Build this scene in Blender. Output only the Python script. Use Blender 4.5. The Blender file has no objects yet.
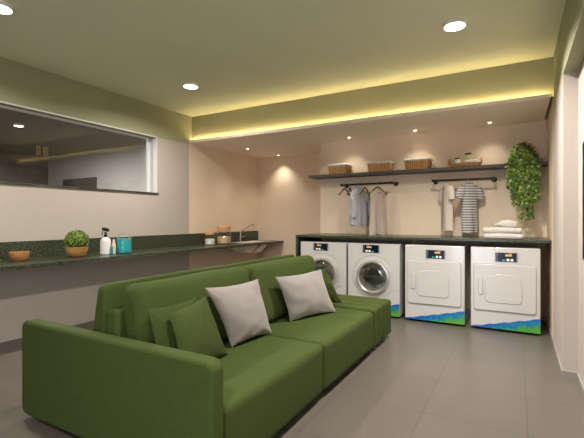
import bpy, bmesh, math, random
from mathutils import Vector, Matrix, noise

C = bpy.context.scene.collection
PI = math.pi
SC = bpy.context.scene

# ------------------------------------------------------------------ helpers
def bx(bm, x0, x1, y0, y1, z0, z1, mi=0):
    vs = [bm.verts.new(p) for p in ((x0,y0,z0),(x1,y0,z0),(x1,y1,z0),(x0,y1,z0),
                                    (x0,y0,z1),(x1,y0,z1),(x1,y1,z1),(x0,y1,z1))]
    for f in ((3,2,1,0),(4,5,6,7),(0,1,5,4),(1,2,6,5),(2,3,7,6),(3,0,4,7)):
        fc = bm.faces.new([vs[i] for i in f]); fc.material_index = mi
    return vs

def loft(bm, loops, cap0=True, cap1=True, closed=True, mi=0):
    rows = [[bm.verts.new(p) for p in lp] for lp in loops]
    n = len(rows[0])
    for a, b in zip(rows, rows[1:]):
        for i in range(n if closed else n-1):
            j = (i+1) % n
            f = bm.faces.new((a[i], a[j], b[j], b[i])); f.material_index = mi
    if cap0: bm.faces.new(list(reversed(rows[0]))).material_index = mi
    if cap1: bm.faces.new(rows[-1]).material_index = mi
    return rows

def lathe(bm, prof, n=32, cx=0, cy=0, cap0=True, cap1=True, mi=0, mat=None):
    loops = []
    for r, z in prof:
        lp = [Vector((cx + r*math.cos(2*PI*i/n), cy + r*math.sin(2*PI*i/n), z)) for i in range(n)]
        if mat: lp = [mat @ p for p in lp]
        loops.append(lp)
    return loft(bm, loops, cap0, cap1, mi=mi)

def tube(bm, pts, r, n=8, closed=False, mi=0):
    pts = [Vector(p) for p in pts]
    loops = []
    m = len(pts)
    up = None
    for i, p in enumerate(pts):
        if closed: d = pts[(i+1) % m] - pts[i-1]
        else: d = pts[min(i+1, m-1)] - pts[max(i-1, 0)]
        d.normalize()
        if up is None:
            up = Vector((0,0,1)) if abs(d.z) < .9 else Vector((1,0,0))
        s = d.cross(up).normalized(); u2 = s.cross(d).normalized(); up = u2
        rr = r[i] if isinstance(r, (list, tuple)) else r
        loops.append([p + rr*(math.cos(2*PI*k/n)*s + math.sin(2*PI*k/n)*u2) for k in range(n)])
    if closed:
        loops.append(loops[0])
        loft(bm, loops, False, False, mi=mi)
        bmesh.ops.remove_doubles(bm, verts=bm.verts, dist=1e-6)
    else:
        loft(bm, loops, mi=mi)

def rrect(w, h, r, n=6):
    pts = []
    for cx, cy, a0 in ((w/2-r, h/2-r, 0), (-w/2+r, h/2-r, 90), (-w/2+r, -h/2+r, 180), (w/2-r, -h/2+r, 270)):
        for k in range(n+1):
            a = math.radians(a0 + 90*k/n)
            pts.append((cx + r*math.cos(a), cy + r*math.sin(a)))
    return pts

def prism_xz(bm, pts, y0, y1, mi=0):
    """pts: (x,z) outline, extruded along y, y0 nearer the viewer"""
    loft(bm, [[(x, y1, z) for x, z in pts], [(x, y0, z) for x, z in pts]], mi=mi)

def rounded_box(bm, dims, r, bulge=(0,0,0), m=10, center=(0,0,0), warp=None):
    hx, hy, hz = [d/2 for d in dims]
    rad = min(r, hx*.98, hy*.98, hz*.98)
    def samples(h):
        core = h - rad
        s = [-h + rad*(1-math.cos(PI/2*k/5)) for k in range(5)]
        mid = [-core + 2*core*k/m for k in range(m+1)]
        return s + mid + [-q for q in reversed(s)]
    sx, sy, sz = samples(hx), samples(hy), samples(hz)
    cache = {}
    def vert(p):
        key = tuple(round(c, 6) for c in p)
        if key in cache: return cache[key]
        core = Vector([max(-h+rad, min(h-rad, c)) for c, h in zip(p, (hx,hy,hz))])
        d = Vector(p) - core
        q = core + d.normalized()*rad if d.length > 1e-9 else core
        u, v, w = q.x/hx, q.y/hy, q.z/hz
        q = Vector((q.x + bulge[0]*u*(1-v*v)*(1-w*w), q.y + bulge[1]*v*(1-u*u)*(1-w*w), q.z + bulge[2]*w*(1-u*u)*(1-v*v)))
        if warp: q = warp(q)
        cache[key] = bm.verts.new(q + Vector(center))
        return cache[key]
    def face(A, B, fn, flip):
        for a0, a1 in zip(A, A[1:]):
            for b0, b1 in zip(B, B[1:]):
                q = [vert(fn(a0,b0)), vert(fn(a1,b0)), vert(fn(a1,b1)), vert(fn(a0,b1))]
                if flip: q.reverse()
                try: bm.faces.new(q)
                except ValueError: pass
    face(sx, sy, lambda a,b: (a,b,hz), False); face(sx, sy, lambda a,b: (a,b,-hz), True)
    face(sy, sz, lambda a,b: (hx,a,b), False); face(sy, sz, lambda a,b: (-hx,a,b), True)
    face(sx, sz, lambda a,b: (a,-hy,b), False); face(sx, sz, lambda a,b: (a,hy,b), True)

def obj(name, bm, mats, parent=None, loc=(0,0,0), rot=(0,0,0), smooth=True, bevel=0, segs=2, angle=38, recalc=True):
    if recalc: bmesh.ops.recalc_face_normals(bm, faces=bm.faces)
    me = bpy.data.meshes.new(name); bm.to_mesh(me); bm.free()
    if not isinstance(mats, (list, tuple)): mats = [mats]
    for m in mats: me.materials.append(m)
    o = bpy.data.objects.new(name, me); C.objects.link(o)
    o.location = loc; o.rotation_euler = rot
    if parent: o.parent = parent
    if smooth:
        me.shade_smooth(); me.set_sharp_from_angle(angle=math.radians(angle))
    if bevel:
        md = o.modifiers.new('bevel', 'BEVEL'); md.width = bevel; md.segments = segs
        md.limit_method = 'ANGLE'; md.angle_limit = math.radians(40)
        md.harden_normals = False
    return o

def B(): return bmesh.new()
def boxes(*bs):
    bm = B()
    for b in bs: bx(bm, *b)
    return bm

def tag(o, label, cat, group=None):
    o['label'] = label; o['category'] = cat
    if group: o['group'] = group
    return o
def thing(name, label, cat, loc=(0,0,0), rotz=0, group=None):
    o = bpy.data.objects.new(name, None); C.objects.link(o)
    o.empty_display_size = .1
    o.location = loc; o.rotation_euler = (0,0,rotz)
    return tag(o, label, cat, group)
def struct(name, bm, mats, parent=None, **k):
    o = obj(name, bm, mats, parent, **k)
    o['kind'] = 'structure'
    return o
def dup(root, loc, rotz=None, label=None):
    r = root.copy(); C.objects.link(r); r.location = loc
    if rotz is not None: r.rotation_euler = (0,0,rotz)
    if label: r['label'] = label
    for ch in list(root.children):
        c = ch.copy(); C.objects.link(c); c.parent = r
        for g in ch.children:
            d = g.copy(); C.objects.link(d); d.parent = c
    return r

# ------------------------------------------------------------------ materials
def lin(c):
    return tuple(((x/255)/12.92 if x/255 <= .04045 else ((x/255+.055)/1.055)**2.4) for x in c) + (1,)

def mat(name, rgb, rough=.6, metal=0, spec=.5, bump=0, bscale=200, var=0, vscale=3, sheen=0, coat=0, emit=None, estr=0, trans=0, ior=1.45, alpha=1):
    m = bpy.data.materials.new(name); m.use_nodes = True
    nt = m.node_tree; b = nt.nodes['Principled BSDF']
    col = lin(rgb)
    b.inputs['Base Color'].default_value = col
    b.inputs['Roughness'].default_value = rough
    b.inputs['Metallic'].default_value = metal
    b.inputs['Specular IOR Level'].default_value = spec
    b.inputs['Sheen Weight'].default_value = sheen
    b.inputs['Coat Weight'].default_value = coat
    b.inputs['Transmission Weight'].default_value = trans
    b.inputs['IOR'].default_value = ior
    b.inputs['Alpha'].default_value = alpha
    if emit: b.inputs['Emission Color'].default_value = lin(emit); b.inputs['Emission Strength'].default_value = estr
    tc = nt.nodes.new('ShaderNodeTexCoord')
    if bump:
        n = nt.nodes.new('ShaderNodeTexNoise'); n.inputs['Scale'].default_value = bscale; n.inputs['Detail'].default_value = 3
        bp = nt.nodes.new('ShaderNodeBump'); bp.inputs['Strength'].default_value = bump; bp.inputs['Distance'].default_value = .01
        nt.links.new(tc.outputs['Object'], n.inputs['Vector']); nt.links.new(n.outputs['Fac'], bp.inputs['Height'])
        nt.links.new(bp.outputs['Normal'], b.inputs['Normal'])
    if var:
        n = nt.nodes.new('ShaderNodeTexNoise'); n.inputs['Scale'].default_value = vscale; n.inputs['Detail'].default_value = 4
        r = nt.nodes.new('ShaderNodeValToRGB')
        r.color_ramp.elements[0].position = .3; r.color_ramp.elements[1].position = .7
        r.color_ramp.elements[0].color = tuple(c*(1-var) for c in col[:3]) + (1,)
        r.color_ramp.elements[1].color = tuple(min(1, c*(1+var)) for c in col[:3]) + (1,)
        nt.links.new(tc.outputs['Object'], n.inputs['Vector']); nt.links.new(n.outputs['Fac'], r.inputs['Fac'])
        nt.links.new(r.outputs['Color'], b.inputs['Base Color'])
    return m

def nodes(m): return m.node_tree, m.node_tree.nodes['Principled BSDF']

M = {}
M['white_wall'] = mat('white_wall_paint', (184,174,165), .8, var=.02, vscale=1.5, bump=.04, bscale=90)
M['green_paint'] = mat('sage_paint', (154,154,122), .8, var=.03, vscale=1.2, bump=.04, bscale=90)
M['ceil_paint'] = mat('ceiling_sage_paint', (212,213,180), .8, var=.03, vscale=1.2, bump=.04, bscale=90)
M['beige_paint'] = mat('beige_paint', (232,212,187), .8, var=.02, vscale=1.5, bump=.04, bscale=90)
M['soffit_paint'] = mat('soffit_paint', (242,228,208), .8)
M['white_trim'] = mat('white_trim', (222,222,220), .45)
M['base_trim'] = mat('baseboard_grey', (150,144,136), .5)
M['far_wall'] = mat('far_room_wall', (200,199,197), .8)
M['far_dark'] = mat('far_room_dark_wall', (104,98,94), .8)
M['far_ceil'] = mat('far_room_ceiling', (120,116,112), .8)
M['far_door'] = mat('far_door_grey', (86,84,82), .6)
M['dark_cavity'] = mat('dark_cavity', (60,50,40), .9)
M['granite_edge'] = None
M['sofa'] = mat('moss_green_linen', (61,73,31), .85, var=.22, vscale=130, bump=.25, bscale=420, sheen=.0, spec=.25)
M['pillow_grey'] = mat('pale_grey_linen', (140,134,130), .9, var=.06, vscale=180, bump=.25, bscale=350, sheen=.2, spec=.2)
M['pillow_green'] = mat('green_linen_cushion', (60,71,31), .85, var=.2, vscale=130, bump=.25, bscale=420, sheen=.0, spec=.25)
M['plinth'] = mat('black_plinth', (25,24,22), .6)
M['enamel'] = mat('white_enamel', (194,191,189), .12, spec=.5, coat=.3)
M['enamel_side'] = mat('grey_white_side', (200,197,194), .35)
M['seam'] = mat('grey_seam', (150,145,140), .6)
M['chrome'] = mat('chrome', (200,200,200), .12, metal=1)
M['steel'] = mat('brushed_steel', (180,178,174), .3, metal=1)
M['rubber'] = mat('dark_rubber', (32,32,32), .6)
M['screen'] = mat('dark_navy_screen', (14,18,44), .2)
M['bezel'] = mat('silver_bezel', (120,126,136), .35, metal=.6)
M['red'] = mat('red_orange_print', (216,80,40), .5)
M['yellow'] = mat('yellow_print', (196,186,90), .5)
M['button_white'] = mat('white_button', (235,235,238), .4)
M['teal_led'] = mat('teal_button', (20,190,150), .4)
M['shelf'] = mat('dark_taupe_laminate', (82,74,68), .5, var=.05, vscale=20)
M['rod'] = mat('black_iron', (44,43,43), .4, metal=.7)
M['wood'] = mat('walnut_wood', (104,62,38), .5, var=.2, vscale=30)
M['cork'] = mat('light_wood_lid', (202,150,88), .6, var=.12, vscale=40)
M['cloth_white'] = mat('white_cloth', (210,206,200), .9, bump=.3, bscale=120)
M['towel'] = mat('white_terry', (206,199,190), .95, bump=.8, bscale=160, sheen=.3)
M['shirt_beige'] = mat('oatmeal_cotton', (206,194,180), .9, bump=.2, bscale=200)
M['dress'] = mat('taupe_cotton', (186,174,160), .9, bump=.2, bscale=200)
M['placket'] = mat('darker_placket', (130,120,110), .9)
M['black_plastic'] = mat('black_plastic', (28,28,28), .4)
M['white_plastic'] = mat('white_plastic', (228,224,220), .4)
M['green_plastic'] = mat('green_plastic', (120,200,90), .4)
M['teal_liquid'] = mat('teal_liquid', (30,186,194), .3)
M['pink_paper'] = mat('pink_label', (222,196,184), .6)
M['cereal'] = mat('pasta_shapes', (214,182,138), .7, var=.25, vscale=60, bump=1, bscale=60)
M['powder'] = mat('white_powder', (232,228,222), .8)
M['soil'] = mat('dark_soil', (44,34,26), .95)
M['ceramic_pot'] = mat('dark_pot', (60,54,48), .6)
M['stem'] = mat('plant_stem', (84,104,44), .7)
M['panel_black'] = mat('black_panel', (18,18,19), .35)
M['panel_frame'] = mat('panel_frame', (52,52,54), .4)
M['lamp_body'] = mat('white_lamp_body', (235,232,226), .5)
M['lamp_glow'] = mat('lamp_glow', (255,240,215), .5, emit=(255,240,215), estr=9)
M['spot_glow'] = mat('spot_glow', (255,235,205), .5, emit=(255,236,208), estr=9)
M['led'] = mat('led_strip', (255,220,120), .5, emit=(255,230,180), estr=28)
M['fill_pane'] = mat('rear_fill_pane', (230,235,240), .5, emit=(222,234,255), estr=3.6)  # glow of the added rear opening, cool fill light
M['gasket'] = mat('grey_gasket', (120,118,114), .5)
M['door_chrome'] = mat('satin_door_ring', (214,212,208), .28, metal=.75)
M['basin'] = mat('beige_basin', (232,222,206), .35)

def glass_mat(name, tint=(1,1,1), refl=1.0, rough=0.0, ior=1.5):
    """thin pane: see-through with an angle-dependent mirror reflection"""
    m = bpy.data.materials.new(name); m.use_nodes = True
    nt = m.node_tree; nt.nodes.clear()
    out = nt.nodes.new('ShaderNodeOutputMaterial'); mx = nt.nodes.new('ShaderNodeMixShader')
    t = nt.nodes.new('ShaderNodeBsdfTransparent'); g = nt.nodes.new('ShaderNodeBsdfGlossy')
    lw = nt.nodes.new('ShaderNodeLayerWeight'); lw.inputs['Blend'].default_value = .5
    pw = nt.nodes.new('ShaderNodeMath'); pw.operation = 'POWER'; pw.inputs[1].default_value = 4
    f = nt.nodes.new('ShaderNodeMath'); f.operation = 'MULTIPLY_ADD'; f.inputs[1].default_value = .7; f.inputs[2].default_value = ior
    nt.links.new(lw.outputs['Facing'], pw.inputs[0]); nt.links.new(pw.outputs[0], f.inputs[0])
    t.inputs['Color'].default_value = tuple(tint) + (1,)
    g.inputs['Roughness'].default_value = rough
    g.inputs['Color'].default_value = (refl, refl, refl, 1)
    nt.links.new(f.outputs[0], mx.inputs['Fac'])
    nt.links.new(t.outputs['BSDF'], mx.inputs[1]); nt.links.new(g.outputs['BSDF'], mx.inputs[2])
    nt.links.new(mx.outputs['Shader'], out.inputs['Surface'])
    return m
M['window_glass'] = glass_mat('window_glass', (.80,.80,.80), 1.0, 0, .045)
M['jar_glass'] = glass_mat('jar_glass', (.95,.96,.96), 1.0, .02, .03)
M['porthole_glass'] = glass_mat('porthole_glass', (.78,.78,.76), 1.0, .02, .20)

def granite():
    m = bpy.data.materials.new('dark_green_granite'); m.use_nodes = True
    nt, b = nodes(m)
    tc = nt.nodes.new('ShaderNodeTexCoord')
    n = nt.nodes.new('ShaderNodeTexNoise'); n.inputs['Scale'].default_value = 75; n.inputs['Detail'].default_value = 6; n.inputs['Roughness'].default_value = .7
    r = nt.nodes.new('ShaderNodeValToRGB')
    cr = r.color_ramp; cr.elements[0].position = .42; cr.elements[0].color = lin((22,25,20))
    cr.elements[1].position = .66; cr.elements[1].color = lin((150,156,128))
    e = cr.elements.new(.53); e.color = lin((52,58,42))
    nt.links.new(tc.outputs['Object'], n.inputs['Vector']); nt.links.new(n.outputs['Fac'], r.inputs['Fac'])
    nt.links.new(r.outputs['Color'], b.inputs['Base Color'])
    b.inputs['Roughness'].default_value = .28
    return m
M['granite'] = granite()

def tiles():
    m = bpy.data.materials.new('porcelain_floor_tiles'); m.use_nodes = True
    nt, b = nodes(m)
    tc = nt.nodes.new('ShaderNodeTexCoord'); mp = nt.nodes.new('ShaderNodeMapping'); mp.vector_type = 'POINT'
    mp.inputs['Location'].default_value = (-.059+.634*20, -.346+.634*20, 0)
    br = nt.nodes.new('ShaderNodeTexBrick'); br.offset = 0; br.squash = 1
    br.inputs['Scale'].default_value = 1; br.inputs['Brick Width'].default_value = .634; br.inputs['Row Height'].default_value = .634
    br.inputs['Mortar Size'].default_value = .0022; br.inputs['Mortar Smooth'].default_value = .1; br.inputs['Bias'].default_value = 0
    br.inputs['Color1'].default_value = lin((99,92,84)); br.inputs['Color2'].default_value = lin((102,95,87)); br.inputs['Mortar'].default_value = lin((70,64,58))
    nt.links.new(tc.outputs['Object'], mp.inputs['Vector']); nt.links.new(mp.outputs['Vector'], br.inputs['Vector'])
    n = nt.nodes.new('ShaderNodeTexNoise'); n.inputs['Scale'].default_value = 3; n.inputs['Detail'].default_value = 6
    nt.links.new(tc.outputs['Object'], n.inputs['Vector'])
    mx = nt.nodes.new('ShaderNodeMix'); mx.data_type = 'RGBA'; mx.blend_type = 'MULTIPLY'; mx.inputs['Factor'].default_value = .18
    nt.links.new(br.outputs['Color'], mx.inputs['A']); nt.links.new(n.outputs['Fac'], mx.inputs['B'])
    nt.links.new(mx.outputs['Result'], b.inputs['Base Color'])
    b.inputs['Roughness'].default_value = .34
    b.inputs['Specular IOR Level'].default_value = .45
    return m
M['tiles'] = tiles()

def wicker(name, base, dark, su=70, sv=110):
    m = bpy.data.materials.new(name); m.use_nodes = True
    nt, b = nodes(m)
    tc = nt.nodes.new('ShaderNodeTexCoord')
    w1 = nt.nodes.new('ShaderNodeTexWave'); w1.bands_direction = 'Z'; w1.inputs['Scale'].default_value = sv/6; w1.inputs['Distortion'].default_value = 1.5
    w2 = nt.nodes.new('ShaderNodeTexWave'); w2.bands_direction = 'X'; w2.inputs['Scale'].default_value = su/6; w2.inputs['Distortion'].default_value = 1
    n = nt.nodes.new('ShaderNodeTexNoise'); n.inputs['Scale'].default_value = 25
    for q in (w1, w2, n): nt.links.new(tc.outputs['Object'], q.inputs['Vector'])
    a = nt.nodes.new('ShaderNodeMath'); a.operation = 'MULTIPLY'
    nt.links.new(w1.outputs['Fac'], a.inputs[0]); nt.links.new(w2.outputs['Fac'], a.inputs[1])
    s = nt.nodes.new('ShaderNodeMath'); s.operation = 'ADD'
    h = nt.nodes.new('ShaderNodeMath'); h.operation = 'MULTIPLY'; h.inputs[1].default_value = .5
    nt.links.new(n.outputs['Fac'], h.inputs[0]); nt.links.new(a.outputs[0], s.inputs[0]); nt.links.new(h.outputs[0], s.inputs[1])
    r = nt.nodes.new('ShaderNodeValToRGB'); r.color_ramp.elements[0].position = .2; r.color_ramp.elements[1].position = .75
    r.color_ramp.elements[0].color = lin(dark); r.color_ramp.elements[1].color = lin(base)
    nt.links.new(s.outputs[0], r.inputs['Fac']); nt.links.new(r.outputs['Color'], b.inputs['Base Color'])
    bp = nt.nodes.new('ShaderNodeBump'); bp.inputs['Strength'].default_value = .6; bp.inputs['Distance'].default_value = .006
    nt.links.new(s.outputs[0], bp.inputs['Height']); nt.links.new(bp.outputs['Normal'], b.inputs['Normal'])
    b.inputs['Roughness'].default_value = .65
    return m
M['wicker'] = wicker('honey_wicker', (222,172,104), (142,96,48))
M['rattan'] = wicker('pale_rattan', (214,160,92), (150,98,46))

def bandwood():
    m = bpy.data.materials.new('banded_bamboo'); m.use_nodes = True
    nt, b = nodes(m)
    tc = nt.nodes.new('ShaderNodeTexCoord')
    br = nt.nodes.new('ShaderNodeTexBrick'); br.inputs['Scale'].default_value = 1
    br.inputs['Brick Width'].default_value = .05; br.inputs['Row Height'].default_value = .022; br.inputs['Mortar Size'].default_value = .0016
    br.inputs['Color1'].default_value = lin((196,146,92)); br.inputs['Color2'].default_value = lin((182,128,74)); br.inputs['Mortar'].default_value = lin((140,92,48))
    sx = nt.nodes.new('ShaderNodeSeparateXYZ'); cx = nt.nodes.new('ShaderNodeCombineXYZ')
    at = nt.nodes.new('ShaderNodeMath'); at.operation = 'ARCTAN2'; ml = nt.nodes.new('ShaderNodeMath'); ml.operation = 'MULTIPLY'; ml.inputs[1].default_value = .11
    nt.links.new(tc.outputs['Object'], sx.inputs[0])
    nt.links.new(sx.outputs['Y'], at.inputs[0]); nt.links.new(sx.outputs['X'], at.inputs[1]); nt.links.new(at.outputs[0], ml.inputs[0])
    nt.links.new(ml.outputs[0], cx.inputs['X']); nt.links.new(sx.outputs['Z'], cx.inputs['Y'])
    nt.links.new(cx.outputs[0], br.inputs['Vector']); nt.links.new(br.outputs['Color'], b.inputs['Base Color'])
    b.inputs['Roughness'].default_value = .55
    return m
M['bamboo'] = bandwood()

def leaf_mat(name, cols):
    m = bpy.data.materials.new(name); m.use_nodes = True
    nt, b = nodes(m)
    g = nt.nodes.new('ShaderNodeNewGeometry'); r = nt.nodes.new('ShaderNodeValToRGB')
    cr = r.color_ramp; cr.elements[0].color = lin(cols[0]); cr.elements[1].color = lin(cols[-1])
    for i, c in enumerate(cols[1:-1]):
        e = cr.elements.new((i+1)/(len(cols)-1)); e.color = lin(c)
    nt.links.new(g.outputs['Random Per Island'], r.inputs['Fac']); nt.links.new(r.outputs['Color'], b.inputs['Base Color'])
    b.inputs['Roughness'].default_value = .5
    return m
M['ivy'] = leaf_mat('ivy_leaves', [(44,70,20), (68,98,28), (100,128,38), (150,168,70)])
M['box_leaf'] = leaf_mat('clipped_bush_leaves', [(54,78,18), (84,110,26), (112,138,36), (130,150,50)])

def stripe(name, c1, c2, axis, freq, duty, rough=.9):
    m = bpy.data.materials.new(name); m.use_nodes = True
    nt, b = nodes(m)
    tc = nt.nodes.new('ShaderNodeTexCoord'); s = nt.nodes.new('ShaderNodeSeparateXYZ')
    a = nt.nodes.new('ShaderNodeMath'); a.operation = 'MULTIPLY'; a.inputs[1].default_value = freq
    f = nt.nodes.new('ShaderNodeMath'); f.operation = 'FRACT'
    gth = nt.nodes.new('ShaderNodeMath'); gth.operation = 'GREATER_THAN'; gth.inputs[1].default_value = duty
    mx = nt.nodes.new('ShaderNodeMix'); mx.data_type = 'RGBA'
    mx.inputs['A'].default_value = lin(c1); mx.inputs['B'].default_value = lin(c2)
    nt.links.new(tc.outputs['Object'], s.inputs[0]); nt.links.new(s.outputs[axis], a.inputs[0])
    nt.links.new(a.outputs[0], f.inputs[0]); nt.links.new(f.outputs[0], gth.inputs[0]); nt.links.new(gth.outputs[0], mx.inputs['Factor'])
    nt.links.new(mx.outputs['Result'], b.inputs['Base Color'])
    b.inputs['Roughness'].default_value = rough
    return m
M['stripes'] = stripe('grey_white_stripes', (122,119,118), (206,202,197), 'Z', 1/.036, .58)
M['pinstripe'] = stripe('blue_grey_pinstripe', (160,164,170), (192,194,198), 'X', 1/.03, .5)

def decal_mat():
    m = bpy.data.materials.new('blue_green_print'); m.use_nodes = True
    nt, b = nodes(m)
    tc = nt.nodes.new('ShaderNodeTexCoord'); s = nt.nodes.new('ShaderNodeSeparateXYZ')
    nt.links.new(tc.outputs['Object'], s.inputs[0])
    # distance below the sloping upper edge of the wedge, broken up by noise
    mx_ = nt.nodes.new('ShaderNodeMath'); mx_.operation = 'MULTIPLY_ADD'; mx_.inputs[1].default_value = .25; mx_.inputs[2].default_value = .115
    nt.links.new(s.outputs['X'], mx_.inputs[0])
    d = nt.nodes.new('ShaderNodeMath'); d.operation = 'SUBTRACT'
    nt.links.new(mx_.outputs[0], d.inputs[0]); nt.links.new(s.outputs['Z'], d.inputs[1])
    n = nt.nodes.new('ShaderNodeTexNoise'); n.inputs['Scale'].default_value = 22; n.inputs['Detail'].default_value = 5
    nt.links.new(tc.outputs['Object'], n.inputs['Vector'])
    q = nt.nodes.new('ShaderNodeMath'); q.operation = 'MULTIPLY_ADD'; q.inputs[1].default_value = .26
    nt.links.new(n.outputs['Fac'], q.inputs[0]); nt.links.new(d.outputs[0], q.inputs[2])
    k = nt.nodes.new('ShaderNodeMath'); k.operation = 'MULTIPLY'; k.inputs[1].default_value = 4.0
    nt.links.new(q.outputs[0], k.inputs[0])
    r = nt.nodes.new('ShaderNodeValToRGB'); cr = r.color_ramp
    cr.elements[0].position = .55; cr.elements[0].color = lin((8,90,170))
    cr.elements[1].position = 1.0; cr.elements[1].color = lin((84,154,48))
    for p, c in ((.70,(12,110,168)), (.80,(24,136,130)), (.90,(70,146,54))):
        e = cr.elements.new(p); e.color = lin(c)
    nt.links.new(k.outputs[0], r.inputs['Fac']); nt.links.new(r.outputs['Color'], b.inputs['Base Color'])
    b.inputs['Roughness'].default_value = .3
    return m
M['decal'] = decal_mat()

# ------------------------------------------------------------------ dimensions
XL, XR = -4.907, .345
YB, YREC, YF = 6.28, 7.2, 5.19        # back wall, recess wall, fascia
YLIP = 5.12
ZC, ZS, ZBAND = 3.117, 2.655, 2.63
XN = .453                             # recessed part of the right wall
YN = 4.14
YREAR = -1.9

# ------------------------------------------------------------------ setting
struct('floor', boxes((XL-.2, .7, YREAR-.2, YREC+.2, -.1, 0)), M['tiles'], smooth=False)
struct('ceiling', boxes((XL-.18, .7, YREAR-.2, YREC+.2, ZC, ZC+.1)), M['ceil_paint'], smooth=False)
W0, W1, WZ0, WZ1 = .25, 4.416, 1.757, ZBAND
xo = XL-.18
struct('wall_left', boxes(
    (xo, XL, YREAR, YLIP, 0, WZ0, 0), (xo, XL, YREAR, W0, WZ0, WZ1, 0), (xo, XL, W1, YLIP, WZ0, WZ1, 0),
    (xo, XL, YREAR, YLIP, WZ1, ZC, 1), (xo, XL, YLIP, YF+.05, ZS+.03, ZC, 1), (xo, XL, YLIP, YREC, 0, ZS+.03, 2), (xo, XL, YF+.05, YREC, ZS+.03, ZC, 2)),
    [M['white_wall'], M['green_paint'], M['beige_paint']], smooth=False)
struct('wall_recess', boxes((XL-.18, -2.97, YREC, YREC+.15, 0, ZC)), M['beige_paint'], smooth=False)
struct('wall_back', boxes((-2.97, .7, YB, YREC+.15, 0, ZC)), M['beige_paint'], smooth=False)
struct('wall_right', boxes(
    (XN, .7, YREAR, YN, 0, 2.6, 0), (XR, .7, YN, 5.17, 0, 2.6, 0),
    (XR, .7, YREAR, YF+.02, 2.6, ZC, 1), (XR, .7, 5.17, YB, 0, 2.6, 2), (XR, .7, YF+.02, YB, 2.6, ZC, 2)),
    [M['white_wall'], M['green_paint'], M['beige_paint']], smooth=False)
DX0, DX1, DZ = -1.75, -.5, 2.25
struct('wall_rear', boxes((XL-.18, DX0, YREAR-.15, YREAR, 0, ZC), (DX1, .7, YREAR-.15, YREAR, 0, ZC), (DX0, DX1, YREAR-.15, YREAR, DZ, ZC)), M['white_wall'], smooth=False)
gd = bpy.data.objects.new('added_rear_window', None); C.objects.link(gd); gd['kind'] = 'structure'  # unseen glazed opening, added as frontal fill and for the dryer reflections
struct('window_frame', boxes((DX0, DX0+.05, YREAR-.1, YREAR-.04, 0, DZ), (DX1-.05, DX1, YREAR-.1, YREAR-.04, 0, DZ), (DX0+.05, DX1-.05, YREAR-.1, YREAR-.04, DZ-.05, DZ), (DX0+.05, DX1-.05, YREAR-.1, YREAR-.04, 0, .06)), M['white_trim'], gd, smooth=False)
struct('window_pane', boxes((DX0+.05, DX1-.05, YREAR-.075, YREAR-.065, .06, DZ-.05)), M['fill_pane'], gd, smooth=False)
# dropped soffit over the laundry alcove, with a light cove along its front
struct('soffit', boxes((XL, .315, YLIP, YREC, ZS, ZS+.03, 0), (XL, .315, YLIP, YLIP+.02, ZS+.03, ZS+.045, 0)),
       [M['soffit_paint']], smooth=False)
struct('trim_1', boxes((XL, XR, YF, YF+.03, ZS+.03, ZC, 0)), [M['green_paint']], smooth=False)
led = obj('led_strip', boxes((XL+.01, .31, YF-.046, YF-.032, ZS+.033, ZS+.040)), M['led'], smooth=False)
tag(led, 'warm yellow light strip glowing in the cove along the soffit edge', 'light strip')
# baseboards
struct('baseboard_right', boxes((XN-.012, XN, YREAR, YN-.012, 0, .05), (XR-.012, XN, YN-.012, YN, 0, .05), (XR-.012, XR, YN, YB, 0, .05)),
       M['base_trim'], smooth=False)
struct('baseboard_back', boxes((-2.97, XR-.012, YB-.012, YB, 0, .05), (XL+.004, -2.975, YREC-.012, YREC, 0, .05)), M['base_trim'], smooth=False)

# interior window of the left wall
win = bpy.data.objects.new('window_1', None); C.objects.link(win); win['kind'] = 'structure'; win.location = (0,0,0)
gx = XL-.165
fr = .05
bmw = B()
for b in ((gx-.03, gx+.02, W0, W1, WZ1-.022, WZ1), (gx-.03, gx+.02, W0, W1, WZ0, WZ0+.012),
          (gx-.03, gx+.02, W0, W0+fr, WZ0+.012, WZ1-.022), (gx-.03, gx+.02, W1-fr, W1, WZ0+.012, WZ1-.022)):
    bx(bmw, *b)
struct('window_frame', bmw, M['white_trim'], win, smooth=False)
struct('window_casing', boxes((XL-.02, XL+.006, W0, W1+.0, WZ1-.008, WZ1+.006), (XL-.17, XL+.004, W1-.012, W1+.002, WZ0, WZ1-.008)), M['white_trim'], win, smooth=False)
struct('window_sill', boxes((XL-.18, XL+.02, W0, W1+.02, WZ0-.02, WZ0+.002)), M['granite'], win, smooth=False)
YS = 2.76
struct('window_pane', boxes((gx-.008, gx, W0+fr, YS, WZ0+.012, WZ1-.022)), M['window_glass'], win, smooth=False)
struct('window_pane', boxes((gx-.008, gx, YS+.004, W1-fr, WZ0+.012, WZ1-.022)), M['window_glass'], win, smooth=False)
lk = struct('pane_latch', boxes((gx, gx+.02, YS-.075, YS+.079, 2.12, 2.24, 0), (gx+.02, gx+.034, YS-.005, YS+.01, 2.12, 2.24, 0)), [mat('bronze_latch', (84,74,52), .35, metal=.8)], win, smooth=False, bevel=.004)

# the room beyond the window
AX0, AX1, AY0, AY1, AZ = -9.9, xo-.001, -.6, 5.55, 2.86
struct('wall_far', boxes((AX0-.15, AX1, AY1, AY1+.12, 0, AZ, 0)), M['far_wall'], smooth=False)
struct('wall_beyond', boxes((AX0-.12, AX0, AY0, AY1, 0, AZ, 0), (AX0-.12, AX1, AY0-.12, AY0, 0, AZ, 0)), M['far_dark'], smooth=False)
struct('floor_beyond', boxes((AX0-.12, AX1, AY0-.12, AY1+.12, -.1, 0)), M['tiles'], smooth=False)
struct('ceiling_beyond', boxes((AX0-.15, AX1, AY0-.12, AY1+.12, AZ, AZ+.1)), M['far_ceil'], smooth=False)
struct('door_1', boxes((-9.25, -8.03, AY1-.035, AY1-.003, 0, 2.27)), M['far_door'], smooth=False, bevel=.006)

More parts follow.
